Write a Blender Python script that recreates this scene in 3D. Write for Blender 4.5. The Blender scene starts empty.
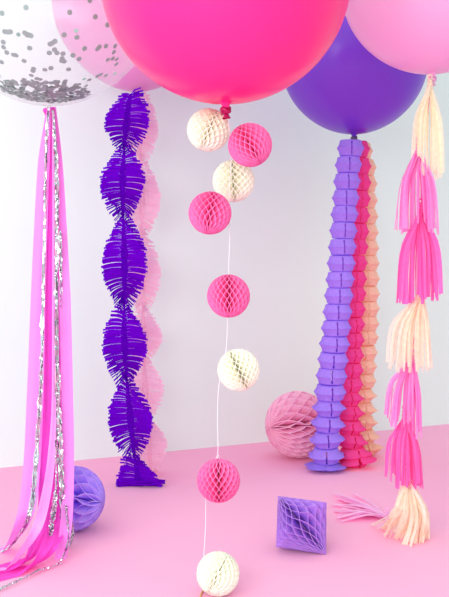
import bpy, bmesh, math, random
from mathutils import Vector, Matrix, Euler

# ------------------------------------------------------------------ camera, world, light, exposure
C = bpy.context.scene.collection
SC = bpy.context.scene
F = 900.0; HZ = 248.0; CH = 1.2            # focal length in px, horizon row, camera height
cam = bpy.data.cameras.new('camera'); camo = bpy.data.objects.new('camera', cam); C.objects.link(camo)
camo.location = (0, 0, CH); camo.rotation_euler = (math.pi/2, 0, 0)
cam.sensor_fit = 'VERTICAL'; cam.sensor_height = 24.0; cam.lens = 24.0*F/597.0
cam.shift_y = -(298.5-HZ)/597.0
SC.camera = camo

w = bpy.data.worlds.new('studio'); SC.world = w; w.use_nodes = True
nt = w.node_tree; nt.nodes.clear()
out = nt.nodes.new('ShaderNodeOutputWorld'); bg = nt.nodes.new('ShaderNodeBackground')
tc = nt.nodes.new('ShaderNodeTexCoord'); sep = nt.nodes.new('ShaderNodeSeparateXYZ')
nt.links.new(tc.outputs['Generated'], sep.inputs[0])
def wmath(op, a, b):
    n = nt.nodes.new('ShaderNodeMath'); n.operation = op
    for i, v in enumerate((a, b)):
        if isinstance(v, (int, float)): n.inputs[i].default_value = v
        else: nt.links.new(v, n.inputs[i])
    return n.outputs[0]
s = wmath('ADD', wmath('MULTIPLY', sep.outputs[0], -0.14), wmath('MULTIPLY', sep.outputs[2], 0.36))
s = wmath('ADD', s, 0.56)
cr = nt.nodes.new('ShaderNodeValToRGB'); nt.links.new(s, cr.inputs[0])
cr.color_ramp.elements[0].position = 0.0; cr.color_ramp.elements[0].color = (0.25, 0.32, 0.30, 1)
cr.color_ramp.elements[1].position = 1.0; cr.color_ramp.elements[1].color = (.92, 1.14, 1.07, 1)
nt.links.new(cr.outputs[0], bg.inputs[0]); bg.inputs[1].default_value = 1.0
nt.links.new(bg.outputs[0], out.inputs[0])

def area(name, loc, target, sx, sy, power, col=(1, 1, 1)):
    l = bpy.data.lights.new(name, 'AREA'); l.shape = 'RECTANGLE'; l.size = sx; l.size_y = sy
    l.energy = power; l.color = col
    o = bpy.data.objects.new(name, l); C.objects.link(o); o.location = loc
    o.rotation_euler = (Vector(target)-Vector(loc)).to_track_quat('-Z', 'Y').to_euler()
    return o
area('window_light', (-3.0, -0.9, 2.7), (0.4, 4.4, 0.7), 1.8, 1.8, 54, (0.88, 1.0, .95))
area('front_light', (-1.2, -1.6, 2.2), (-0.2, 4.6, 0.9), 2.4, 1.6, 112, (0.88, 1, .95))

SC.view_settings.view_transform = 'Standard'; SC.view_settings.look = 'None'
SC.view_settings.gamma = 1.0; SC.view_settings.use_curve_mapping = False
SC.view_settings.exposure = 0.33
SC.cycles.max_bounces = 16; SC.cycles.diffuse_bounces = 8; SC.cycles.transmission_bounces = 12; SC.cycles.transparent_max_bounces = 24

# ------------------------------------------------------------------ helpers
def P(px, py, Y):
    return Vector(((px-224.5)/F*Y, Y, CH+(HZ-py)/F*Y))
def FL(px, py, z=0.0):
    Y = (CH-z)*F/(py-HZ)
    return Vector(((px-224.5)/F*Y, Y, z))
def lin(c):
    return tuple(((v/255)/12.92 if v/255 <= 0.04045 else ((v/255+0.055)/1.055)**2.4) for v in c)
def new_mat(name):
    m = bpy.data.materials.new(name); m.use_nodes = True; n = m.node_tree; n.nodes.clear()
    o = n.nodes.new('ShaderNodeOutputMaterial'); return m, n, o
def paper(name, col, trans=0.35, var=0.06, scale=60, bump=0.15):
    m, n, o = new_mat(name)
    t = n.nodes.new('ShaderNodeTexCoord'); no = n.nodes.new('ShaderNodeTexNoise'); no.inputs['Scale'].default_value = scale
    n.links.new(t.outputs['Object'], no.inputs['Vector'])
    h = n.nodes.new('ShaderNodeHueSaturation'); h.inputs['Color'].default_value = (*lin(col), 1)
    mr = n.nodes.new('ShaderNodeMapRange'); mr.inputs['From Min'].default_value = .3; mr.inputs['From Max'].default_value = .7
    mr.inputs['To Min'].default_value = 1-var; mr.inputs['To Max'].default_value = 1+var
    n.links.new(no.outputs['Fac'], mr.inputs['Value']); n.links.new(mr.outputs[0], h.inputs['Value'])
    d = n.nodes.new('ShaderNodeBsdfDiffuse'); tr = n.nodes.new('ShaderNodeBsdfTranslucent'); mx = n.nodes.new('ShaderNodeMixShader')
    b = n.nodes.new('ShaderNodeBump'); b.inputs['Strength'].default_value = bump; b.inputs['Distance'].default_value = .002
    n.links.new(no.outputs['Fac'], b.inputs['Height']); n.links.new(b.outputs[0], d.inputs['Normal'])
    n.links.new(h.outputs[0], d.inputs[0]); n.links.new(h.outputs[0], tr.inputs[0])
    mx.inputs[0].default_value = trans; n.links.new(d.outputs[0], mx.inputs[1]); n.links.new(tr.outputs[0], mx.inputs[2])
    n.links.new(mx.outputs[0], o.inputs[0]); return m
def latex(name, col, rough=0.28, sss=0.35, trans=0.25):
    m, n, o = new_mat(name)
    t = n.nodes.new('ShaderNodeTexCoord'); no = n.nodes.new('ShaderNodeTexNoise'); no.inputs['Scale'].default_value = 2.2
    n.links.new(t.outputs['Object'], no.inputs['Vector'])
    h = n.nodes.new('ShaderNodeHueSaturation'); h.inputs['Color'].default_value = (*lin(col), 1)
    mr = n.nodes.new('ShaderNodeMapRange'); mr.inputs['To Min'].default_value = .96; mr.inputs['To Max'].default_value = 1.04
    n.links.new(no.outputs['Fac'], mr.inputs['Value']); n.links.new(mr.outputs[0], h.inputs['Value'])
    p = n.nodes.new('ShaderNodeBsdfPrincipled'); n.links.new(h.outputs[0], p.inputs['Base Color'])
    p.inputs['Roughness'].default_value = rough; p.inputs['Specular IOR Level'].default_value = 0.4
    tr = n.nodes.new('ShaderNodeBsdfTranslucent'); n.links.new(h.outputs[0], tr.inputs[0])
    mx = n.nodes.new('ShaderNodeMixShader'); mx.inputs[0].default_value = trans
    n.links.new(p.outputs[0], mx.inputs[1]); n.links.new(tr.outputs[0], mx.inputs[2]); n.links.new(mx.outputs[0], o.inputs[0]); return m
def metal(name, col, rough=.2, bump=0.0, scale=80, met=1.0):
    m, n, o = new_mat(name); p = n.nodes.new('ShaderNodeBsdfPrincipled')
    p.inputs['Base Color'].default_value = (*lin(col), 1); p.inputs['Metallic'].default_value = met; p.inputs['Roughness'].default_value = rough
    t = n.nodes.new('ShaderNodeTexCoord'); no = n.nodes.new('ShaderNodeTexNoise'); no.inputs['Scale'].default_value = scale
    n.links.new(t.outputs['Object'], no.inputs['Vector'])
    b = n.nodes.new('ShaderNodeBump'); b.inputs['Strength'].default_value = bump; b.inputs['Distance'].default_value = .004
    n.links.new(no.outputs['Fac'], b.inputs['Height']); n.links.new(b.outputs[0], p.inputs['Normal'])
    n.links.new(p.outputs[0], o.inputs[0]); return m
def surface(name, col, var=0.03, scale=1.5, rough=0.9, fine=200, bump=.05):
    m, n, o = new_mat(name)
    t = n.nodes.new('ShaderNodeTexCoord'); no = n.nodes.new('ShaderNodeTexNoise'); no.inputs['Scale'].default_value = scale
    no.inputs['Detail'].default_value = 5
    n.links.new(t.outputs['Object'], no.inputs['Vector'])
    h = n.nodes.new('ShaderNodeHueSaturation'); h.inputs['Color'].default_value = (*lin(col), 1)
    mr = n.nodes.new('ShaderNodeMapRange'); mr.inputs['From Min'].default_value = .3; mr.inputs['From Max'].default_value = .7
    mr.inputs['To Min'].default_value = 1-var; mr.inputs['To Max'].default_value = 1+var
    n.links.new(no.outputs['Fac'], mr.inputs['Value']); n.links.new(mr.outputs[0], h.inputs['Value'])
    p = n.nodes.new('ShaderNodeBsdfPrincipled'); n.links.new(h.outputs[0], p.inputs['Base Color'])
    p.inputs['Roughness'].default_value = rough; p.inputs['Specular IOR Level'].default_value = 0.2
    n2 = n.nodes.new('ShaderNodeTexNoise'); n2.inputs['Scale'].default_value = fine; n.links.new(t.outputs['Object'], n2.inputs['Vector'])
    b = n.nodes.new('ShaderNodeBump'); b.inputs['Strength'].default_value = bump; b.inputs['Distance'].default_value = .001
    n.links.new(n2.outputs['Fac'], b.inputs['Height']); n.links.new(b.outputs[0], p.inputs['Normal'])
    n.links.new(p.outputs[0], o.inputs[0]); return m
def mesh(name, V, Fc, mat=None, smooth=False):
    me = bpy.data.meshes.new(name); me.from_pydata([tuple(v) for v in V], [], Fc); me.update()
    if mat: me.materials.append(mat)
    if smooth:
        for p in me.polygons: p.use_smooth = True
    return me
def link(name, me, parent=None, loc=(0, 0, 0), rot=None):
    o = bpy.data.objects.new(name, me); C.objects.link(o); o.location = loc
    if rot is not None:
        o.rotation_euler = rot
    if parent: o.parent = parent
    return o
def tag(o, label, cat, group=None):
    o['label'] = label; o['category'] = cat
    if group: o['group'] = group
    return o
def empty(name, loc):
    o = bpy.data.objects.new(name, None); C.objects.link(o); o.location = loc; o.empty_display_size = .05; return o
def interp(keys, t):
    """piecewise smooth (Catmull-Rom) through keys [(t, v...)]"""
    n = len(keys)
    if t <= keys[0][0]: return list(keys[0][1:])
    if t >= keys[-1][0]: return list(keys[-1][1:])
    for i in range(n-1):
        if keys[i][0] <= t <= keys[i+1][0]: break
    a, b = keys[i], keys[i+1]; p = keys[max(i-1, 0)]; q = keys[min(i+2, n-1)]
    u = (t-a[0])/(b[0]-a[0]); r = []
    for k in range(1, len(a)):
        m0 = (b[k]-p[k])/max(b[0]-p[0], 1e-9)*(b[0]-a[0]); m1 = (q[k]-a[k])/max(q[0]-a[0], 1e-9)*(b[0]-a[0])
        r.append((2*u**3-3*u**2+1)*a[k]+(u**3-2*u**2+u)*m0+(-2*u**3+3*u**2)*b[k]+(u**3-u**2)*m1)
    return r
def interpl(keys, t):
    if t <= keys[0][0]: return list(keys[0][1:])
    for a, b in zip(keys, keys[1:]):
        if t <= b[0]:
            u = (t-a[0])/(b[0]-a[0]); return [x+(y-x)*u for x, y in zip(a[1:], b[1:])]
    return list(keys[-1][1:])
def tube(V, Fc, pts, rad, n=6):
    base = len(V); m = len(pts)
    for i, p in enumerate(pts):
        d = (Vector(pts[min(i+1, m-1)])-Vector(pts[max(i-1, 0)])).normalized()
        a = d.orthogonal().normalized() if i == 0 else (a-d*a.dot(d)).normalized()
        b = d.cross(a); r = rad[i] if isinstance(rad, (list, tuple)) else rad
        for k in range(n):
            t = 2*math.pi*k/n; V.append(Vector(p)+a*math.cos(t)*r+b*math.sin(t)*r)
    for i in range(m-1):
        for k in range(n):
            Fc.append((base+i*n+k, base+i*n+(k+1) % n, base+(i+1)*n+(k+1) % n, base+(i+1)*n+k))
    Fc.append(tuple(base+k for k in reversed(range(n)))); Fc.append(tuple(base+(m-1)*n+k for k in range(n)))
def curve_pts(keys, n):
    t0, t1 = keys[0][0], keys[-1][0]
    return [Vector(interp(keys, t0+(t1-t0)*i/n)) for i in range(n+1)]

M = dict(
    wall=surface('wall_paint', (231, 243, 239), .012, .8),
    floor=surface('pink_floor', (252, 174, 209), .015, 1.2),
    hot=latex('hot_pink_latex', (253, 50, 152)), purple=latex('violet_latex', (138, 72, 222)),
    pale=latex('pale_pink_latex', (248, 188, 230)), pale2=latex('rose_pink_latex', (240, 170, 218)),
    p_hot=paper('hot_pink_tissue', (255, 140, 204), .18), p_cream=paper('cream_tissue', (255, 253, 244), .3),
    p_lilac=paper('lilac_tissue', (208, 172, 255), .2), p_pink=paper('candy_pink_tissue', (255, 208, 232), .38),
    p_violet=paper('violet_tissue', (206, 150, 240), .2),
    c_purple=paper('deep_purple_crepe', (118, 4, 208), .25, .12, 90), c_pink=paper('pale_pink_crepe', (255, 216, 234), .45, .05, 90),
    g_lilac=paper('lilac_garland_tissue', (192, 150, 250), .35), g_pink=paper('hot_pink_garland_tissue', (255, 92, 178), .4),
    g_peach=paper('peach_garland_tissue', (255, 218, 200), .4),
    r_mag=paper('magenta_pink_crepe', (255, 158, 246), .35, .04, 120), r_hot=paper('deep_pink_crepe', (255, 96, 222), .35, .04, 120),
    r_light=paper('light_orchid_crepe', (255, 180, 248), .35, .04, 120),
    t_pink=paper('orchid_pink_tissue', (255, 166, 228), .4, .05), t_hot=paper('fuchsia_tissue', (255, 128, 208), .45, .05),
    t_cream=paper('ivory_tissue', (255, 249, 230), .5, .05), t_pale=paper('pale_orchid_tissue', (255, 206, 242), .4, .05),
    t_peach=paper('warm_cream_tissue', (255, 242, 228), .5, .05),
    thread=paper('white_thread', (245, 240, 245), .1, .02), thread_gold=paper('straw_thread', (225, 180, 120), .1),
    foil=metal('silver_foil', (218, 214, 222), .12, 1.0, 40), conf=metal('silver_confetti_foil', (132, 156, 150), .42, .1, 40, .3),
    k_hot=latex('dark_pink_latex', (190, 10, 90), .3), k_grey=latex('grey_violet_latex', (120, 100, 130), .3),
)
def clear_mat():
    m, n, o = new_mat('clear_latex')
    tr = n.nodes.new('ShaderNodeBsdfTransparent'); tr.inputs[0].default_value = (.985, .985, .99, 1)
    d = n.nodes.new('ShaderNodeBsdfDiffuse'); d.inputs[0].default_value = (.95, .95, .97, 1)
    tl = n.nodes.new('ShaderNodeBsdfTranslucent'); tl.inputs[0].default_value = (.95, .95, .97, 1)
    a = n.nodes.new('ShaderNodeMixShader'); a.inputs[0].default_value = .5
    n.links.new(d.outputs[0], a.inputs[1]); n.links.new(tl.outputs[0], a.inputs[2])
    b = n.nodes.new('ShaderNodeMixShader')
    lw = n.nodes.new('ShaderNodeLayerWeight'); lw.inputs[0].default_value = .12
    mr = n.nodes.new('ShaderNodeMapRange'); mr.inputs['To Min'].default_value = .10; mr.inputs['To Max'].default_value = .26
    n.links.new(lw.outputs['Facing'], mr.inputs['Value']); n.links.new(mr.outputs[0], b.inputs[0])
    n.links.new(tr.outputs[0], b.inputs[1]); n.links.new(a.outputs[0], b.inputs[2])
    g = n.nodes.new('ShaderNodeBsdfGlossy'); g.inputs['Roughness'].default_value = .15
    fr = n.nodes.new('ShaderNodeMapRange'); fr.inputs['To Min'].default_value = .02; fr.inputs['To Max'].default_value = .12; n.links.new(lw.outputs['Facing'], fr.inputs['Value'])
    c = n.nodes.new('ShaderNodeMixShader'); n.links.new(fr.outputs[0], c.inputs[0])
    n.links.new(b.outputs[0], c.inputs[1]); n.links.new(g.outputs[0], c.inputs[2]); n.links.new(c.outputs[0], o.inputs[0])
    return m
M['clear'] = clear_mat()

# ------------------------------------------------------------------ setting
A = FL(0, 468); B = FL(449, 424); dr = (B-A).normalized(); nb = Vector((-dr.y, dr.x, 0))
W0 = A-dr*3.4; W1 = B+dr*3.0; th = nb*.12
V = []
for z in (0, 3.1):
    for p in (W0, W1, W1+th, W0+th): V.append(Vector((p.x, p.y, z)))
o = link('wall_back', mesh('wall_back', V, [(0, 1, 5, 4), (1, 2, 6, 5), (2, 3, 7, 6), (3, 0, 4, 7), (4, 5, 6, 7), (3, 2, 1, 0)], M['wall'])); o['kind'] = 'structure'
V = []
q = [W0+th, W1+th, Vector((W1.x+1.6, -2.4, 0)), Vector((W0.x-.2, -2.4, 0))]
for z in (-.06, 0):
    for p in q: V.append(Vector((p.x, p.y, z)))
o = link('floor', mesh('floor', V, [(4, 7, 6, 5), (0, 1, 2, 3), (0, 4, 5, 1), (1, 5, 6, 2), (2, 6, 7, 3), (3, 7, 4, 0)], M['floor'])); o['kind'] = 'structure'

# ------------------------------------------------------------------ balloons
def balloon(px, py, rpx, Y, knot_py, mat, kmat, label, lean=0.0):
    c = P(px, py, Y); R = rpx/F*Y
    zk = CH+(HZ-knot_py)/F*Y                       # height of the neck
    drop = c.z-zk
    root = empty('balloon', c)
    tag(root, label, 'balloon', None)
    V, Fc = [], []; n = 72; rings = []
    prof = [(0.0, R)]
    for i in range(1, 47):
        a = math.pi*i/48
        r = R*math.sin(a); z = R*math.cos(a)
        if z < 0:
            u = -z/R
            z = -(u*R + (drop-R)*(u**5))
            r *= 1-.02*u**4
        prof.append((r, z))
    prof.append((.024, -drop+.004)); prof.append((.013, -drop-.008)); prof.append((.010, -drop-.016))
    V.append(Vector((0, 0, R)))
    for r, z in prof[1:]:
        for k in range(n):
            t = 2*math.pi*k/n; V.append(Vector((r*math.cos(t), r*math.sin(t), z)))
    for k in range(n): Fc.append((0, 1+k, 1+(k+1) % n))
    for i in range(len(prof)-2):
        for k in range(n):
            a = 1+i*n; Fc.append((a+k, a+n+k, a+n+(k+1) % n, a+(k+1) % n))
    link('skin', mesh('balloon_skin', V, Fc, mat, True), root)
    # knot: two crossed rolls of latex and the rolled lip hanging below
    V, Fc = [], []; zb = -drop-.018
    pts = []
    for i in range(25):
        t = i/24*2.2*math.pi; pts.append(Vector((.013*math.cos(t), .013*math.sin(t), zb+.004*math.sin(2*t)-.0025*i/6)))
    tube(V, Fc, pts, .0068, 8)
    pts = [Vector((.012*math.sin(t*1.7+1), .012*math.cos(t*2.1), zb-.004-.012*t/6.28)) for t in [k*.3 for k in range(22)]]
    tube(V, Fc, pts, .006, 8)
    b0 = len(V); m_ = 20
    for r, z in ((.006, zb-.012), (.007, zb-.020), (.012, zb-.030), (.0135, zb-.032), (.012, zb-.034), (.006, zb-.022)):
        for k in range(m_):
            t = 2*math.pi*k/m_; rr = r*(1+.18*math.sin(3*t)); V.append(Vector((rr*math.cos(t)+.003, rr*math.sin(t), z+.002*math.sin(2*t))))
    for i in range(5):
        for k in range(m_): Fc.append((b0+i*m_+k, b0+(i+1)*m_+k, b0+(i+1)*m_+(k+1) % m_, b0+i*m_+(k+1) % m_))
    link('knot', mesh('balloon_knot', V, Fc, kmat, True), root)
    return root, c, R, zk

hotb = balloon(225.5, -21, 125, 3.0, 103, M['hot'], M['k_hot'], 'huge hot pink latex balloon at top centre, biggest in the scene')
clearb = balloon(48, -3, 108, 3.55, 105, M['clear'], M['r_hot'], 'clear see-through balloon with silver confetti inside, at top left')
roseb = balloon(136, 2, 83, 4.6, 91, M['pale2'], M['pale2'], 'pink balloon behind the clear one, above the purple fringed streamer')
purpb = balloon(354, 60, 73, 4.9, 134, M['purple'], M['k_grey'], 'violet purple balloon above the lilac, pink and peach petal garlands')
paleb = balloon(432, -18, 91, 3.72, 73, M['pale'], M['pale'], 'pale pink balloon at top right, above the tassel garland')

# confetti in the clear balloon
rnd = random.Random(4)
V, Fc = [], []
for z in (-.0002, .0002):
    for k in range(14):
        t = 2*math.pi*k/14; V.append(Vector((.0098*math.cos(t), .0098*math.sin(t), z)))
Fc = [tuple(reversed(range(14))), tuple(range(14, 28))]+[(k, (k+1) % 14, 14+(k+1) % 14, 14+k) for k in range(14)]
conf_me = mesh('confetti_disc', V, Fc, M['conf'])
cc, cR = clearb[1], clearb[2]
def confetti(d, label, group, depth=.975):
    d = d.normalized(); n = (d+Vector((rnd.uniform(-.12, .12) for _ in range(3)))).normalized()
    o = link('confetti_piece', conf_me, None, cc+d*cR*depth, n.to_track_quat('Z', 'Y').to_euler())
    tag(o, label, 'confetti', group); return o
marks = [(5,33),(65,19),(174,31),(238,42),(268,62),(160,87),(192,93),(211,121),(264,115),(243,122),(248,117),(287,115),(284,130),(269,149),(281,146),(291,148),(290,160),(12,79),(20,80),(26,79),(62,82),(68,88),(77,89),(8,105),(9,118),(17,131),(34,137),(40,138),(60,152),(74,120),(125,110),(130,108),(137,103),(123,132),(136,124),(142,132),(157,134),(155,146),(160,153),(154,152),(171,173),(182,138),(197,147),(82,177),(84,171),(112,174),(127,170),(141,209),(4,155),(224,1),(243,190),(251,186),(264,188),(100,198),(92,196),(78,188),(60,198),(205,232),(213,231),(197,210),(188,212),(196,220),(205,238)]
sc = 449/180
for mx_, my_ in marks:
    ray = P(mx_/sc, my_/sc, 1.0)-Vector((0, 0, CH)); ray.normalize()
    oc = Vector((0, 0, CH))-cc; b = oc.dot(ray); disc = b*b-(oc.dot(oc)-(cR*.975)**2)
    if disc <= 0: continue
    t = -b-math.sqrt(disc); d = Vector((0, 0, CH))+ray*t-cc
    confetti(d, 'round silver confetti scattered inside the side of the clear balloon, above the heap', 'scattered confetti in the clear balloon')
for i in range(14):
    a = rnd.uniform(0, 2*math.pi); ph = rnd.uniform(.75, 1.5)
    d = Vector((math.sin(ph)*math.cos(a), abs(math.sin(ph)*math.sin(a)), -math.cos(ph)))
    confetti(d, 'round silver confetti scattered inside the side of the clear balloon, above the heap', 'scattered confetti in the clear balloon')
for i in range(222):
    a = rnd.uniform(0, 2*math.pi); ph = .02+.46*(rnd.random()**.6)
    if rnd.random() < .25: ph *= 1.2
    d = Vector((math.sin(ph)*math.cos(a)-.05, math.sin(ph)*math.sin(a), -math.cos(ph)))
    confetti(d, 'round silver confetti heaped in the bottom of the clear balloon', 'confetti heaped in the clear balloon', .96+rnd.uniform(-.012, .014))

V, Fc = [], []
for i in range(420):
    a = rnd.uniform(0, 2*math.pi); ph = .01+.44*(rnd.random()**.55)
    d = Vector((math.sin(ph)*math.cos(a)-.05, math.sin(ph)*math.sin(a), -math.cos(ph))).normalized()
    n_ = (d+Vector((rnd.uniform(-.3, .3) for _ in range(3)))).normalized()
    u_ = n_.orthogonal().normalized(); v_ = n_.cross(u_); c_ = d*cR*(.945+rnd.uniform(-.02, .02)); b_ = len(V)
    for k in range(12):
        t = 2*math.pi*k/12; V.append(c_+u_*.0098*math.cos(t)+v_*.0098*math.sin(t))
    Fc.append(tuple(range(b_, b_+12)))
o = link('confetti_heap', mesh('confetti_heap', V, Fc, M['conf']), None, cc); o['kind'] = 'stuff'
tag(o, 'silver confetti piled thickest at the very bottom of the clear balloon', 'confetti')

# ------------------------------------------------------------------ honeycomb tissue shapes
def honeycomb(R, leaves, rows, mat, seed=0, squeeze=0.0, shape='ball', H=None, amp=.47, edge=.0011):
    rn = random.Random(seed)
    gaps = []
    for i in range(leaves):
        t = 2*math.pi*(i+.5)/leaves
        gaps.append(max(.15, 1+squeeze*math.cos(t)+rn.uniform(-.12, .12)))
    s = 2*math.pi/sum(gaps); gaps = [g*s for g in gaps]
    H = H or R; per = 2*H/rows; nz = rows*8; nr = 5
    V, Fc = [], []; phi = 0
    for i in range(leaves):
        sg = 1 if i % 2 == 0 else -1; base = len(V)
        gl, gr = gaps[i-1], gaps[i]
        for j in range(nz+1):
            if shape == 'ball':
                th = math.pi*j/nz; z = -H*math.cos(th); rm = R*math.sin(th)
            else:
                z = -H+2*H*j/nz; rm = R*(1-abs(z)/H)
            rm = max(rm, .0006)
            t = ((z+H)/per) % 1.0
            tri = 1-4*abs(t-.5)
            wv = max(-1, min(1, 1.2*tri))*sg
            off = wv*amp*(gr if wv > 0 else gl)
            wob = 1+rn.uniform(-.006, .006)
            for k in range(nr+1):
                r = rm*(.06+.94*(k/nr)**.8)*wob
                a = phi+off*min(1, .3+.7*k/nr*1.6)
                V.append(Vector((r*math.cos(a), r*math.sin(a), z)))
        for j in range(nz):
            for k in range(nr):
                a = base+j*(nr+1)+k; Fc.append((a, a+1, a+nr+2, a+nr+1))
        # narrow band added along each leaf rim, facing outwards so it catches light
        eb = len(V)
        for j in range(nz+1):
            v = V[base+j*(nr+1)+nr]; t_ = Vector((-v.y, v.x, 0)); rr_ = math.hypot(v.x, v.y)
            t_ = t_.normalized() if rr_ > 1e-5 else Vector((0, 0, 0)); e_ = min(edge, rr_*2.2/leaves)
            V.append(v*1.004-t_*e_); V.append(v*1.004+t_*e_)
        for j in range(nz): a = eb+2*j; Fc.append((a, a+1, a+3, a+2))
        phi += gr
    me = mesh('honeycomb_tissue', V, Fc, mat)
    return me
def axis_rot(d, spin=0):
    q = Vector(d).normalized().to_track_quat('Z', 'Y')
    return (q.to_matrix() @ Matrix.Rotation(spin, 3, 'Z')).to_euler()

SR = .0738
me_hot = honeycomb(SR, 44, 5, M['p_hot'], 1, .15)
me_cream = honeycomb(SR, 44, 6, M['p_cream'], 2, .25)
spots = [
 ('cream', 208.5, 130, 21.5, 3.17, (-.35, -.25, -.9), 0, 'cream honeycomb ball touching the hot pink balloon, topmost and left of its knot'),
 ('hot', 250, 145, 22, 3.06, (.45, -.35, -.82), 1, 'hot pink honeycomb ball right of the balloon knot, highest of the hot pink ones'),
 ('cream', 233.5, 181, 21, 3.24, (.05, -.1, -1), 2, 'cream honeycomb ball half hidden behind two hot pink ones, with string across it'),
 ('hot', 210, 213, 21.5, 3.1, (-.15, -.4, -.9), .5, 'hot pink honeycomb ball left of the string, second highest hot pink one'),
 ('hot', 228.5, 296, 21.5, 3.12, (.0, -.3, -.95), 0, 'hot pink honeycomb ball hanging halfway down the white string'),
 ('cream', 238.5, 370, 21, 3.14, (.4, -.15, -.85), 2.1, 'cream honeycomb ball hanging right of the white string at mid height'),
 ('hot', 218.5, 480.5, 21.5, 3.12, (.02, -.05, -1), .7, 'hot pink honeycomb ball hanging low in front of the pink floor'),
 ('cream', 218, 574, 21.5, 3.108, (-.38, -.75, -.45), 1.3, 'cream honeycomb ball resting on the pink floor, lowest on the string'),
]
for kind, px, py, rp, Y, ax, sp, lab in spots:
    me = me_hot if kind == 'hot' else me_cream
    p = P(px, py, Y); s_ = rp/F*Y/SR
    if py > 570: p.z = SR*s_+.001
    o = link('honeycomb_ball', me, None, p, axis_rot(ax, sp)); o.scale = (s_, s_, s_)
    tag(o, lab, 'paper ball', 'small honeycomb balls on the white string')
    if py == 480.5:
        V, Fc = [], []
        k = SR*s_
        axm = o.rotation_euler.to_matrix().inverted()
        pts = [Vector((-.016, 0, .965)), Vector((-.008, 0, 1.12)), Vector((0, 0, 1.2)), Vector((.004, 0, 1.12)), Vector((.01, 0, .97))]
        tube(V, Fc, [axm @ (Vector((q.x*4*SR, 0, q.z*SR))) for q in pts], .0011, 5)
        link('hanging_loop', mesh('hanging_loop', V, Fc, M['thread'], True), o)

# string of the ball garland
V, Fc = [], []
keys = [(0, *P(227, 112, 3.0)), (1, *P(230, 135, 3.06)), (2, *P(231, 160, 3.12)), (3, *P(229, 200, 3.15)), (4, *P(229.5, 240, 3.13)), (5, *P(228.5, 275, 3.12)),
        (6, *P(227.5, 318, 3.12)), (7, *P(226, 350, 3.12)), (8, *P(219, 385, 3.12)), (9, *P(217.5, 420, 3.12)), (10, *P(217, 457, 3.12)),
        (10.5, *P(207, 466, 3.19)), (11, *P(206, 490, 3.20)), (12, *P(205.5, 525, 3.12)), (13, *P(203.5, 560, 3.06))]
tube(V, Fc, curve_pts(keys, 90), .0013, 5)
tag(link('string', mesh('string', V, Fc, M['thread'], True)), 'thin white string hanging from the hot pink balloon past the honeycomb balls', 'string')
V, Fc = [], []
tube(V, Fc, [FL(205, 588.5, .004), FL(203, 591, .004), FL(201, 594, .004), FL(199.5, 599, .004)], [.002, .003, .003, .002], 6)
tag(link('thread_end', mesh('thread_end', V, Fc, M['thread_gold'], True)), 'short straw coloured thread end lying beside the lowest cream ball', 'thread')

# big floor pieces
def ball_on_floor(px, py, rp, leaves, rows, mat, ax, spin, sq, label, seed):
    Y = CH*F/(py-HZ+rp); R = rp/F*Y
    p = P(px, py, Y); p.z = R+.001
    o = link('honeycomb_ball', honeycomb(R, leaves, rows, mat, seed, sq, edge=.0016), None, p, axis_rot(ax, spin))
    return tag(o, label, 'paper ball')
ball_on_floor(73.5, 498.5, 31.5, 34, 4, M['p_lilac'], (-1, .38, .03), 0.0, .3, 'lilac purple honeycomb ball on the floor behind the pink ribbons', 5)
ball_on_floor(298, 424.5, 33, 38, 4, M['p_pink'], (.95, .5, .02), 0.6, .35, 'candy pink honeycomb ball on the floor by the wall, beside the lilac garland', 6)

# honeycomb diamond lying on its side: one slanting side (tip to rim) rests on the floor
R_ = .132; H_ = .146
me = honeycomb(R_, 36, 5, M['p_violet'], 8, .3, 'cone', H_)
al = math.atan2(R_, H_)
tip = FL(326, 555); rim = FL(283, 546)
g = (tip-rim); g.z = 0; g.normalize()
ax = Vector((g.x*math.cos(al), g.y*math.cos(al), -math.sin(al)))   # the axis runs down to the floor tip
best = tip-ax*H_; best.z = H_*math.sin(al)+.002
o = link('honeycomb_diamond', me, None, best, axis_rot(ax, .4))
tag(o, 'violet honeycomb paper diamond lying tilted on the pink floor', 'paper diamond')

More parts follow.
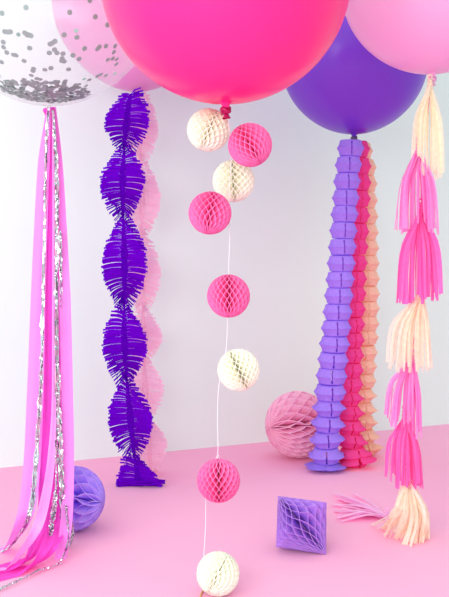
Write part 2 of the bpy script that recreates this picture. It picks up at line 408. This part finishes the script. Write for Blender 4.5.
# ------------------------------------------------------------------ fringed twisted streamers
def fringed(name, label, mat, keysC, keysT, Yd, half, y0, y1, seed):
    """keysC: (row, px centre); keysT: (row, half turns)"""
    rn = random.Random(seed)
    def centre(y):
        p = P(interp(keysC, y)[0], y, Yd); return p
    base = centre(y1); root = empty(name, (base.x, base.y, 0)); tag(root, label, 'streamer', 'twisted fringed streamers')
    O = Vector((base.x, base.y, 0))
    zpx = F/Yd
    V, Fc = [], []
    pitch = .0085; N = int((y1-y0)/zpx/pitch)
    for i in range(N):
        y = y0+(y1-y0)*(i+.5)/N; c = centre(y)
        for layer in range(2):
            for sgn in (-1, 1):
                th = math.pi*interp(keysT, y)[0]+(.05 if layer else -.05)+rn.uniform(-.05, .05)
                L = half*rn.uniform(.90, 1.05)
                dirv = Vector((math.cos(th)*sgn, math.sin(th)*sgn, 0))
                # strips splay where the twist is tight
                dT = (interp(keysT, y+3)[0]-interp(keysT, y-3)[0])
                uu = interp(keysT, y)[0]; uu = (uu-round(uu))*2; tilt = rn.uniform(-.05, .05)+.06-.45*uu*abs(uu)
                wd = pitch*.68*rn.uniform(.7, 1.05); b = len(V); ns = 5
                for k in range(ns+1):
                    u = k/ns; r = L*(.10+.90*u)
                    bend = .10*u*u*sgn*(1 if layer else -1)
                    d2 = Vector((dirv.x*math.cos(bend)-dirv.y*math.sin(bend), dirv.x*math.sin(bend)+dirv.y*math.cos(bend), 0))
                    p = c+d2*r+Vector((0, 0, r*tilt-.016*u*u)); p.z = max(p.z, .003+wd)
                    e = wd*(.75+.25*u)
                    tw = Vector((-d2.y, d2.x, 0))*(.25*e*math.sin(i*1.3))
                    V.append(p-O+Vector((0, 0, e))+tw); V.append(p-O-Vector((0, 0, e))-tw)
                for k in range(ns): Fc.append((b+2*k, b+2*k+2, b+2*k+3, b+2*k+1))
    link('fringe', mesh('fringe', V, Fc, mat), root)
    # gathered spine: a pleated band down the middle
    V, Fc = [], []; ns = N*3; m_ = 7
    for i in range(ns+1):
        y = y0+(y1-y0)*i/ns; c = centre(y); th = math.pi*interp(keysT, y)[0]
        for k in range(m_):
            u = -1+2*k/(m_-1); r = u*half*.16*(1+.2*math.sin(i*1.9+k))
            d = Vector((math.cos(th), math.sin(th), 0)); nrm = Vector((-d.y, d.x, 0))
            p = c+d*r+nrm*(.006*math.sin(i*1.1+k*2.2)); p.z = max(p.z, .003)
            V.append(p-O)
    for i in range(ns):
        for k in range(m_-1): a = i*m_+k; Fc.append((a, a+1, a+m_+1, a+m_))
    link('spine', mesh('spine', V, Fc, mat), root)
    return root, O
kC = [(90, 131), (118, 127), (180, 122.5), (258, 124.5), (340, 124.5), (415, 130), (452, 134), (487, 139.5)]
kT = [(90, -.42), (118, 0), (147, .5), (178, 1.0), (214, 1.5), (258, 2.0), (302, 2.5), (340, 3.0), (378, 3.5), (415, 4.0), (452, 4.5), (480, 4.95), (487, 5.0)]
root, O = fringed('fringed_streamer', 'deep purple fringed crepe streamer twisting down from the pink balloon to the floor', M['c_purple'], kC, kT, 4.52, .112, 94, 486.5, 11)
# the end of the streamer rolled on the floor
V, Fc = [], []
rn = random.Random(3)
for s_ in range(10):
    z0 = .008+.004*(s_ % 4); y_ = rn.uniform(-.02, .02)
    pts = [Vector((-.115+.24*k/8+rn.uniform(-.004, .004), y_+.012*math.sin(k*.9+s_), z0+.006*abs(math.sin(k*1.1+s_))+.002*k*.5)) for k in range(9)]
    tube(V, Fc, pts, .0045, 5)
link('rolled_end', mesh('rolled_end', V, Fc, M['c_purple']), root)
kC2 = [(100, 139), (150, 140), (200, 142), (260, 142), (340, 144), (410, 146), (487, 152)]
kT2 = [(96, -.4), (125, 0), (157, .5), (195, 1.0), (232, 1.5), (270, 2.0), (306, 2.5), (335, 3.0), (358, 3.5), (385, 4.0), (415, 4.5), (440, 5.0), (470, 5.45)]
fringed('fringed_streamer', 'pale pink fringed crepe streamer hanging behind the purple one', M['c_pink'], kC2, kT2, 4.74, .098, 97, 475, 12)

# ------------------------------------------------------------------ petal garlands
def petal_mesh(mat, R=.094, H=.086, waist=.80, notch=.20, slit_deg=2.8):
    V, Fc = [], []; nr = 8; slit = math.radians(slit_deg)
    for side in (1, -1):
        for q_ in range(4):
            base = len(V); nt_ = 14
            for j in range(nt_+1):
                u = j/nt_
                for k in range(nr+1):
                    f = k/nr
                    s_ = slit*1.7 if .6 < f < .68 else slit
                    lo = s_ if f > .6 else 0
                    a0 = lo; a1 = math.pi/2-lo; a = a0+(a1-a0)*u
                    s2 = abs(math.sin(2*(slit+(math.pi/2-2*slit)*u)))
                    Ro = R*(1-notch+notch*s2**.45)
                    if f <= .45: r = .012+(waist*R*(1-notch*.6)-.012)*f/.45; z = side*H/2*(1-.045*f)
                    else:
                        g_ = (f-.45)/.55; w0 = waist*R*(1-notch*.6); r = w0+(Ro-w0)*g_**2.0; z = side*H/2*.98*(1-g_)
                    aw = a+q_*math.pi/2
                    V.append(Vector((r*math.cos(aw), r*math.sin(aw), z)))
            for j in range(nt_):
                for k in range(nr):
                    a = base+j*(nr+1)+k; Fc.append((a, a+1, a+nr+2, a+nr+1))
    return mesh('petal_tissue', V, Fc, mat, True)
def petal_garland(label, mat, hubs, keys, seed, wob=.06, rot0=0.0):
    """hubs: list of rows of the joints; keys: (row, px, Y)"""
    rn = random.Random(seed)
    e = interp(keys, hubs[-1]); base = P(e[0], hubs[-1], e[1]); O = Vector((base.x, base.y, 0))
    root = empty('petal_garland', O); tag(root, label, 'garland', 'tissue petal garlands under the violet balloon')
    me = petal_mesh(mat, waist=.80, notch=.05); me_b = petal_mesh(mat, waist=.70, notch=.22); me_f = petal_mesh(mat, waist=.6, notch=.42, slit_deg=6)
    for i, (a, b) in enumerate(zip(hubs, hubs[1:])):
        y = (a+b)/2; e = interp(keys, y); p = P(e[0], y, e[1]); hgt = (b-a)/F*e[1]
        frac = i/len(hubs)
        r = rot0+rn.uniform(-wob, wob)*(1+3*frac**3)
        last = i == len(hubs)-2
        o = link('petal_tier', me_f if last else me_b if frac > .68 else me, root, p-O, (rn.uniform(-wob, wob)*(.5+2*frac**4), rn.uniform(-wob, wob)*(.5+2*frac**4), r))
        sc_ = e[2]*(1.22 if last else 1.08 if frac > .68 else 1); o.scale = (sc_, sc_, hgt/.086*1.0)
        z = p.z-hgt/2
        if z < 0.004: o.location.z += .004-z
    return root
def rows(y0, y1, p0, p1):
    r = [y0]; y = y0
    while y < y1-4:
        t = (y-y0)/(y1-y0); y += p0+(p1-p0)*t; r.append(y)
    return r
petal_garland('lilac tissue petal garland, left one of three under the violet balloon', M['g_lilac'],
              rows(140, 474, 16.6, 15.6)[:-1]+[469, 476], [(140, 352, 4.80, .80), (160, 349, 4.80, .80), (200, 345.5, 4.80, .81), (300, 338.5, 4.80, .87), (400, 329.5, 4.82, .96), (476, 325, 4.86, 1.08)], 1)
petal_garland('hot pink tissue petal garland, middle one of three under the violet balloon', M['g_pink'],
              rows(141, 474, 16.8, 13.5), [(141, 356, 4.96, .78), (165, 358, 4.97, .80), (200, 357, 4.98, .82), (300, 351.5, 4.98, .88), (400, 347.5, 4.98, .95), (440, 350.5, 4.97, 1.0), (476, 358, 4.93, 1.05)], 2, .10, .25)
petal_garland('peach tissue petal garland, right one of three under the violet balloon', M['g_peach'],
              rows(143, 463, 16.6, 13), [(143, 358, 5.12, .78), (165, 363, 5.15, .82), (200, 364, 5.16, .86), (300, 365.5, 5.16, .90), (400, 361, 5.18, .95), (463, 365, 5.2, 1.0)], 3, .09, .1)

# ------------------------------------------------------------------ tassels
def tassel(label, mat, head, ends, seed, n=46, w=.0062, group='tissue tassels strung on the garland', ground=False, gather=.012, floor_ends=None, tmin=0.0):
    """head: world point; ends(rn)-> world point of a strip tip"""
    rn = random.Random(seed)
    root = empty('tissue_tassel', head); tag(root, label, 'tassel', group)
    V, Fc = [], []
    for i in range(n):
        tip, mid = ends(rn)
        a = rn.uniform(0, 2*math.pi); st = head+Vector((math.cos(a)*gather*rn.random(), math.sin(a)*gather*rn.random(), -rn.uniform(.0, .02)))
        k1 = [(0, *st), (.25, *(st.lerp(mid, .45)+Vector((0, 0, .006)))), (.5, *mid), (1, *tip)]
        ns = 9; b = len(V); ang = rn.uniform(0, math.pi); tw = rn.uniform(-1, 1)
        bow = Vector((rn.uniform(-1, 1), rn.uniform(-1, 1), 0))*.006
        ww = w*rn.uniform(.7, 1.25)
        pts = [Vector(interp(k1, k/ns))+bow*math.sin(math.pi*k/ns) for k in range(ns+1)]
        for k, p in enumerate(pts):
            d = (pts[min(k+1, ns)]-pts[max(k-1, 0)]).normalized()
            aa = ang+tw*k/ns
            h = Vector((math.cos(aa), math.sin(aa), 0)); flat = d.cross(Vector((0, 0, 1)))
            if abs(d.z) < .6 and flat.length > .1: h = flat.normalized()
            h = (h-d*h.dot(d)); h = h.normalized() if h.length > 1e-4 else d.orthogonal().normalized()
            e = ww*(.55+.45*min(1, k/3)); nn = d.cross(h)*.0012
            q = p.copy(); q.z = max(q.z, .003+.012*rn.random() if False else .003)
            V += [q-h*e-head, q+nn-head, q+h*e-head]
        for k in range(ns):
            for c_ in (0, 1): a_ = b+3*k+c_; Fc.append((a_, a_+1, a_+4, a_+3))
    for v in V:
        if v.z+head.z < .002: v.z = .002-head.z
    link('fringe', mesh('tassel_fringe', V, Fc, mat), root)
    # twisted loop head
    V, Fc = [], []
    for s_ in (0, math.pi):
        pts = []
        for k in range(17):
            t = k/16; pts.append(Vector((.0065*math.cos(s_+t*9), .0065*math.sin(s_+t*9), .020-.038*t)))
        tube(V, Fc, pts, [.0045+.003*k/16 for k in range(17)], 6)
    pts = [Vector((.009*math.sin(t), 0, .028+.010*-math.cos(t))) for t in [k*2*math.pi/12 for k in range(13)]]
    tube(V, Fc, pts, .0035, 6)
    link('twisted_head', mesh('tassel_head', V, Fc, mat, True), root)
    return root
TY = 3.70
def hang(cx, ybot, hw, yhead, hx, skewlo=-6, lobes=None):
    def f(rn):
        if lobes:
            lo, hi, yb = rn.choice(lobes); px = rn.uniform(lo, hi)
        else: px = cx+hw*rn.uniform(-1, 1); yb = ybot
        y = yb+rn.uniform(skewlo, 2)
        dep = rn.uniform(-1, 1)*hw/F*TY*.8
        tip = P(px, y, TY); tip.y += dep
        mx_ = hx+(px-hx)*.82; my = yhead+(y-yhead)*.45
        mid = P(mx_, my, TY); mid.y += dep*.7
        return tip, mid
    return f
tassel('ivory tissue tassel, topmost, hanging directly under the pale pink balloon', M['t_cream'], P(430, 84, TY), hang(428, 178, 14, 84, 430, -8, [(414, 421, 158), (421, 434, 176), (430, 442, 179)]), 21, 46)
tassel('orchid pink tissue tassel, second from the top, swinging out to the left', M['t_pink'], P(419, 146, TY), hang(412, 233, 18, 146, 419, -6, [(396, 408, 232), (400, 414, 233), (411, 426, 226), (424, 436, 233)]), 22, 58)
tassel('fuchsia tissue tassel, third from the top, above the middle ivory one', M['t_hot'], P(421, 208, TY), hang(417, 302, 20, 208, 421, -8, [(398, 408, 303), (405, 428, 302), (428, 439, 300)]), 23, 54)
tassel('ivory tissue tassel at mid height, between fuchsia and orchid pink ones', M['t_peach'], P(421, 292, TY), hang(411, 371, 22, 292, 421, -10), 24, 66)
tassel('orchid pink tissue tassel hanging against the grey wall below the middle ivory one', M['t_pink'], P(411, 358, TY), hang(406, 430, 16, 358, 411, -12, [(387, 398, 424), (394, 415, 433), (410, 421, 436)]), 25, 52)
tassel('fuchsia tissue tassel, lowest of the pink ones, just above the ivory one on the floor', M['t_hot'], P(405, 414, TY), hang(404, 484, 17, 414, 405, -10, [(387, 398, 482), (395, 414, 485), (412, 423, 487)]), 26, 56)
def bottom_ends(rn):
    px = 363+(429-363)*rn.random()**.55
    u = (px-363)/66
    y = 527+19*min(1, u*1.4)+rn.uniform(-8, 2)-9*max(0, u-.7)/.3*.8
    tip = FL(px, y, .004)
    mid = FL(397+24*rn.random() if u > .5 else 393+10*rn.random(), 522+rn.uniform(-6, 6), .03+.05*rn.random()); mid.y = mid.y*.3+TY*.7-.02
    # keep the drop vertical above the floor point
    hx = 392+34*min(1, max(0, u-.25)/.7)+rn.uniform(-3, 3)
    mid = P(hx, 517+rn.uniform(-8, 4), 3.68+rn.uniform(-.05, .05))
    return tip, mid
tassel('ivory tissue tassel at the bottom, its strips fanned out on the pink floor', M['t_peach'], P(407, 476, TY-.01), bottom_ends, 27, 84, .0068)
hd = FL(387, 517, .012)
def lying(rn):
    v = rn.random(); px = 330+26*rn.random()+6*abs(v-.5); y = 492+30*v*rn.uniform(.85, 1)
    tip = FL(px, y, .004+.012*rn.random())
    mid = hd.lerp(tip, .5)+Vector((0, rn.uniform(-.02, .02), rn.uniform(.0, .022))); return tip, mid
tassel('pale orchid tissue tassel lying flat on the floor beside the violet diamond', M['t_pale'], hd, lying, 28, 34, .0085)
V, Fc = [], []
keys = [(0, *P(431, 78, TY)), (1, *P(428, 110, TY)), (2, *P(421, 146, TY)), (3, *P(421, 205, TY)), (4, *P(421, 292, TY)), (5, *P(411, 358, TY)), (6, *P(405, 414, TY)), (7, *P(407, 476, TY-.01)),
        (7.6, *P(406, 500, TY)), (8, *FL(402, 520, .03)), (9, *FL(388, 517, .014))]
tube(V, Fc, curve_pts(keys, 70), .0012, 5)
tag(link('string', mesh('string', V, Fc, M['t_hot'], True)), 'pink cord running through the tissue tassels from the pale pink balloon', 'string')

# ------------------------------------------------------------------ ribbons under the clear balloon
def ribbon(name, label, cat, mat, keys, width, seed, folds=2, curl=.004, lift=0.0, group=None, crinkle=0.0, nseg=90, wk=None):
    """keys: (t, point, angle of the width direction in degrees)"""
    rn = random.Random(seed); ph = rn.uniform(0, 6)
    kk = [(t, p.x, p.y, p.z, a) for t, p, a in keys]
    V, Fc = [], []; m_ = 9
    t0, t1 = kk[0][0], kk[-1][0]
    pts = [interp(kk, t0+(t1-t0)*i/nseg) for i in range(nseg+1)]
    jit = [[rn.uniform(-1, 1) for _ in range(m_)] for _ in range(nseg+1)]
    for i, (x, y, z, a) in enumerate(pts):
        t = t0+(t1-t0)*i/nseg; p = Vector((x, y, z)); q0 = Vector(pts[max(i-1, 0)][:3]); q1 = Vector(pts[min(i+1, nseg)][:3])
        d = (q1-q0).normalized(); h = Vector((math.cos(math.radians(a)), math.sin(math.radians(a)), 0)); nn = d.cross(h)
        if nn.length < 1e-4: nn = Vector((0, 1, 0))
        nn.normalize()
        wdt = width*(interpl(wk, t)[0] if wk else 1)
        for k in range(m_):
            u = -1+2*k/(m_-1)
            v = p+h*(u*wdt/2)+nn*(curl*math.sin(folds*math.pi*u*.8+ph+i*.05)+crinkle*jit[i][k])+h*(crinkle*.6*jit[i][(k+3) % m_])
            v.z = max(v.z, .0025+lift); V.append(v)
    O = Vector(V[-1]); O = Vector((O.x, O.y, 0)) if V[-1].z < .1 else Vector(V[0])
    V = [v-O for v in V]
    for i in range(nseg):
        for k in range(m_-1): a = i*m_+k; Fc.append((a, a+1, a+m_+1, a+m_))
    o = link(name, mesh(name, V, Fc, mat, crinkle == 0), None, O)
    return tag(o, label, cat, group)
kn = (50, 108)
G = 'crepe ribbons under the clear balloon'
G2 = 'silver foil strips among the crepe ribbons'
Y0 = 3.53
ribbon('crepe_ribbon', 'orchid pink crepe ribbon hanging at the far left, sweeping out over the floor', 'ribbon', M['r_mag'],
       [(0, P(49, 108, Y0), 20), (1, P(44, 160, Y0), 10), (2, P(41, 220, Y0), 8), (3, P(38, 300, Y0), 8), (4, P(35, 400, Y0), 8), (5, P(31.5, 470, Y0), 12), (6, P(25, 515, 3.40), 30),
        (7, P(8, 545, 3.55), 75), (8, FL(-12, 552, .004), 95), (9, FL(-50, 556, .004), 98)], .060, 1, 1.5, .004, .000, G, wk=[(0, .3), (1, .75), (2, .85), (3, .95), (4, 1.1), (9, 1.1)])
ribbon('crepe_ribbon', 'deep pink crepe ribbon hanging in the middle of the bunch', 'ribbon', M['r_hot'],
       [(0, P(51, 107, Y0+.03), 0), (1, P(50, 160, Y0+.03), 0), (2, P(49, 220, Y0+.03), 0), (3, P(48.5, 300, Y0+.03), 0), (4, P(47.5, 400, Y0+.03), 0), (5, P(47, 470, Y0+.02), 0), (6, P(46, 520, Y0+.01), 10),
        (7, P(32, 555, 3.36), 60), (8, FL(6, 567, .008), 85), (9, FL(-50, 582, .006), 95)], .064, 2, 3.5, .008, .003, G, wk=[(0, .45), (1, .8), (3, .9), (4, 1.0), (6, 1.15), (9, 1.8)])
ribbon('crepe_ribbon', 'magenta pink crepe ribbon at the right of the bunch, reaching straight to the floor', 'ribbon', M['r_mag'],
       [(0, P(54, 107, Y0+.05), -10), (1, P(59, 160, Y0+.06), -5), (2, P(62, 220, Y0+.08), -5), (3, P(65, 300, Y0+.04), 0), (4, P(67.5, 400, Y0+.03), 0), (5, P(68.5, 460, Y0+.02), 0), (6, P(67, 515, 3.5), 0),
        (7, P(63, 545, 3.47), 10), (8, FL(60, 559, .003), 15)], .046, 3, 1.2, .004, .0, G, wk=[(0, .3), (1, .55), (2, .75), (3, 1.0), (8, 1.0)])
ribbon('crepe_ribbon', 'light orchid crepe ribbon curving in front of the silver strips low down', 'ribbon', M['r_light'],
       [(0, P(53, 112, Y0-.01), 0), (1, P(54, 200, Y0+.02), 20), (2, P(54, 300, Y0+.02), 20), (3, P(54, 400, Y0), 15), (4, P(52, 450, Y0-.02), 10), (5, P(47, 490, Y0-.04), 10), (6, P(38, 525, 3.31), 20),
        (7, P(20, 553, 3.33), 50), (8, P(0, 573, 3.32), 80), (9, FL(-45, 582, .02), 95)], .036, 4, 1.2, .003, .012, G, wk=[(0, .3), (1, .35), (2, .4), (3, .5), (4, .8), (5, 1.0), (6, 1.15), (9, 1.3)])
ribbon('crepe_ribbon', 'magenta crepe ribbon spreading widest over the floor below the bunch', 'ribbon', M['r_hot'],
       [(0, P(52, 110, Y0+.06), 0), (1, P(55, 200, Y0+.08), 0), (2, P(56, 300, Y0+.08), 0), (3, P(57, 400, Y0+.08), 0), (4, P(58, 470, Y0+.06), 0), (5, P(56, 520, Y0+.04), 10), (6, P(48, 549, 3.37), 45),
        (7, FL(22, 571, .003), 75), (8, FL(-40, 584, .003), 88)], .060, 5, 2.5, .006, .0, G, wk=[(0, .4), (1, .7), (2, .7), (4, .8), (5, 1.0), (6, 1.5), (7, 2.2), (8, 3.2)])
def foil(label, keys, width, seed, crinkle=.007, n=130, wk=None):
    ribbon('foil_strip', label, 'foil strip', M['foil'], keys, width, seed, 2, .003, .006, G2, crinkle, n, wk)
foil('crinkled silver foil strip running down right of the middle ribbon', [(0, P(53, 110, Y0-.02), 0), (1, P(56, 160, Y0-.02), 0), (2, P(57, 220, Y0-.02), 10), (3, P(56.5, 300, Y0-.02), 40), (4, P(58, 400, Y0-.01), 10), (5, P(60, 450, Y0-.01), 0), (6, P(62, 500, Y0-.02), 30), (7, P(63, 530, Y0-.02), 10)], .015, 6, .005, 70, wk=[(0, .4), (1, 1), (3, 1.2), (5, 1.5), (7, 1.2)])
foil('silver foil strip lying over the left ribbon, shiny white near the knot', [(0, P(48.5, 106, Y0-.04), 0), (1, P(46, 150, Y0-.04), 5), (2, P(44.5, 220, Y0+.0), 70), (2.6, P(43, 300, Y0-.01), 85), (3, P(42, 345, Y0-.03), 20), (4, P(40, 400, Y0-.04), 0), (5, P(36, 460, Y0-.05), 0), (6, P(30, 512, 3.30), 20), (7, P(14, 542, 3.40), 60), (8, FL(-10, 558, .02), 80), (9, FL(-40, 566, .01), 90)], .012, 7, .004, 90, wk=[(0, .7), (1, 1), (2, .5), (3, .9), (4, 1.5), (9, 1.5)])
foil('short twisted silver foil strip hanging between the ribbons near the floor', [(0, P(56, 440, Y0-.03), 0), (1, P(56, 480, Y0-.04), 20), (2, P(54, 505, Y0-.05), 0), (3, P(51, 530, Y0-.05), 20), (4, P(49, 543, Y0-.05), 30)], .016, 8, .006, 60, wk=[(0, .3), (1, .3), (2, 1.3), (3, 1), (4, .6)])
foil('silver foil strip trailing along the front edge of the ribbons on the floor', [(0, P(66, 505, 3.5), 0), (1, P(68, 540, 3.47), 30), (2, FL(58, 564, .01), 70), (3, FL(40, 570, .012), 85), (4, FL(20, 580, .012), 80), (5, FL(2, 588, .01), 90), (6, FL(-30, 600, .01), 90)], .014, 9, .005, 90, wk=[(0, .4), (1, .3), (2, .4), (3, 1.2), (6, 1.2)])
foil('thin silver foil strip at the right edge, curled on the floor by the lilac ball', [(0, P(60, 230, Y0+.04), 0), (1, P(62, 330, Y0+.04), 30), (2, P(64, 430, Y0+.05), 0), (3, P(70, 510, 3.6), 20), (4, P(73, 533, 3.66), 10), (4.6, FL(69, 545, .012), 20), (5, FL(65, 544, .02), 60), (5.6, P(67, 533, 3.6), 10)], .010, 10, .004, 110)
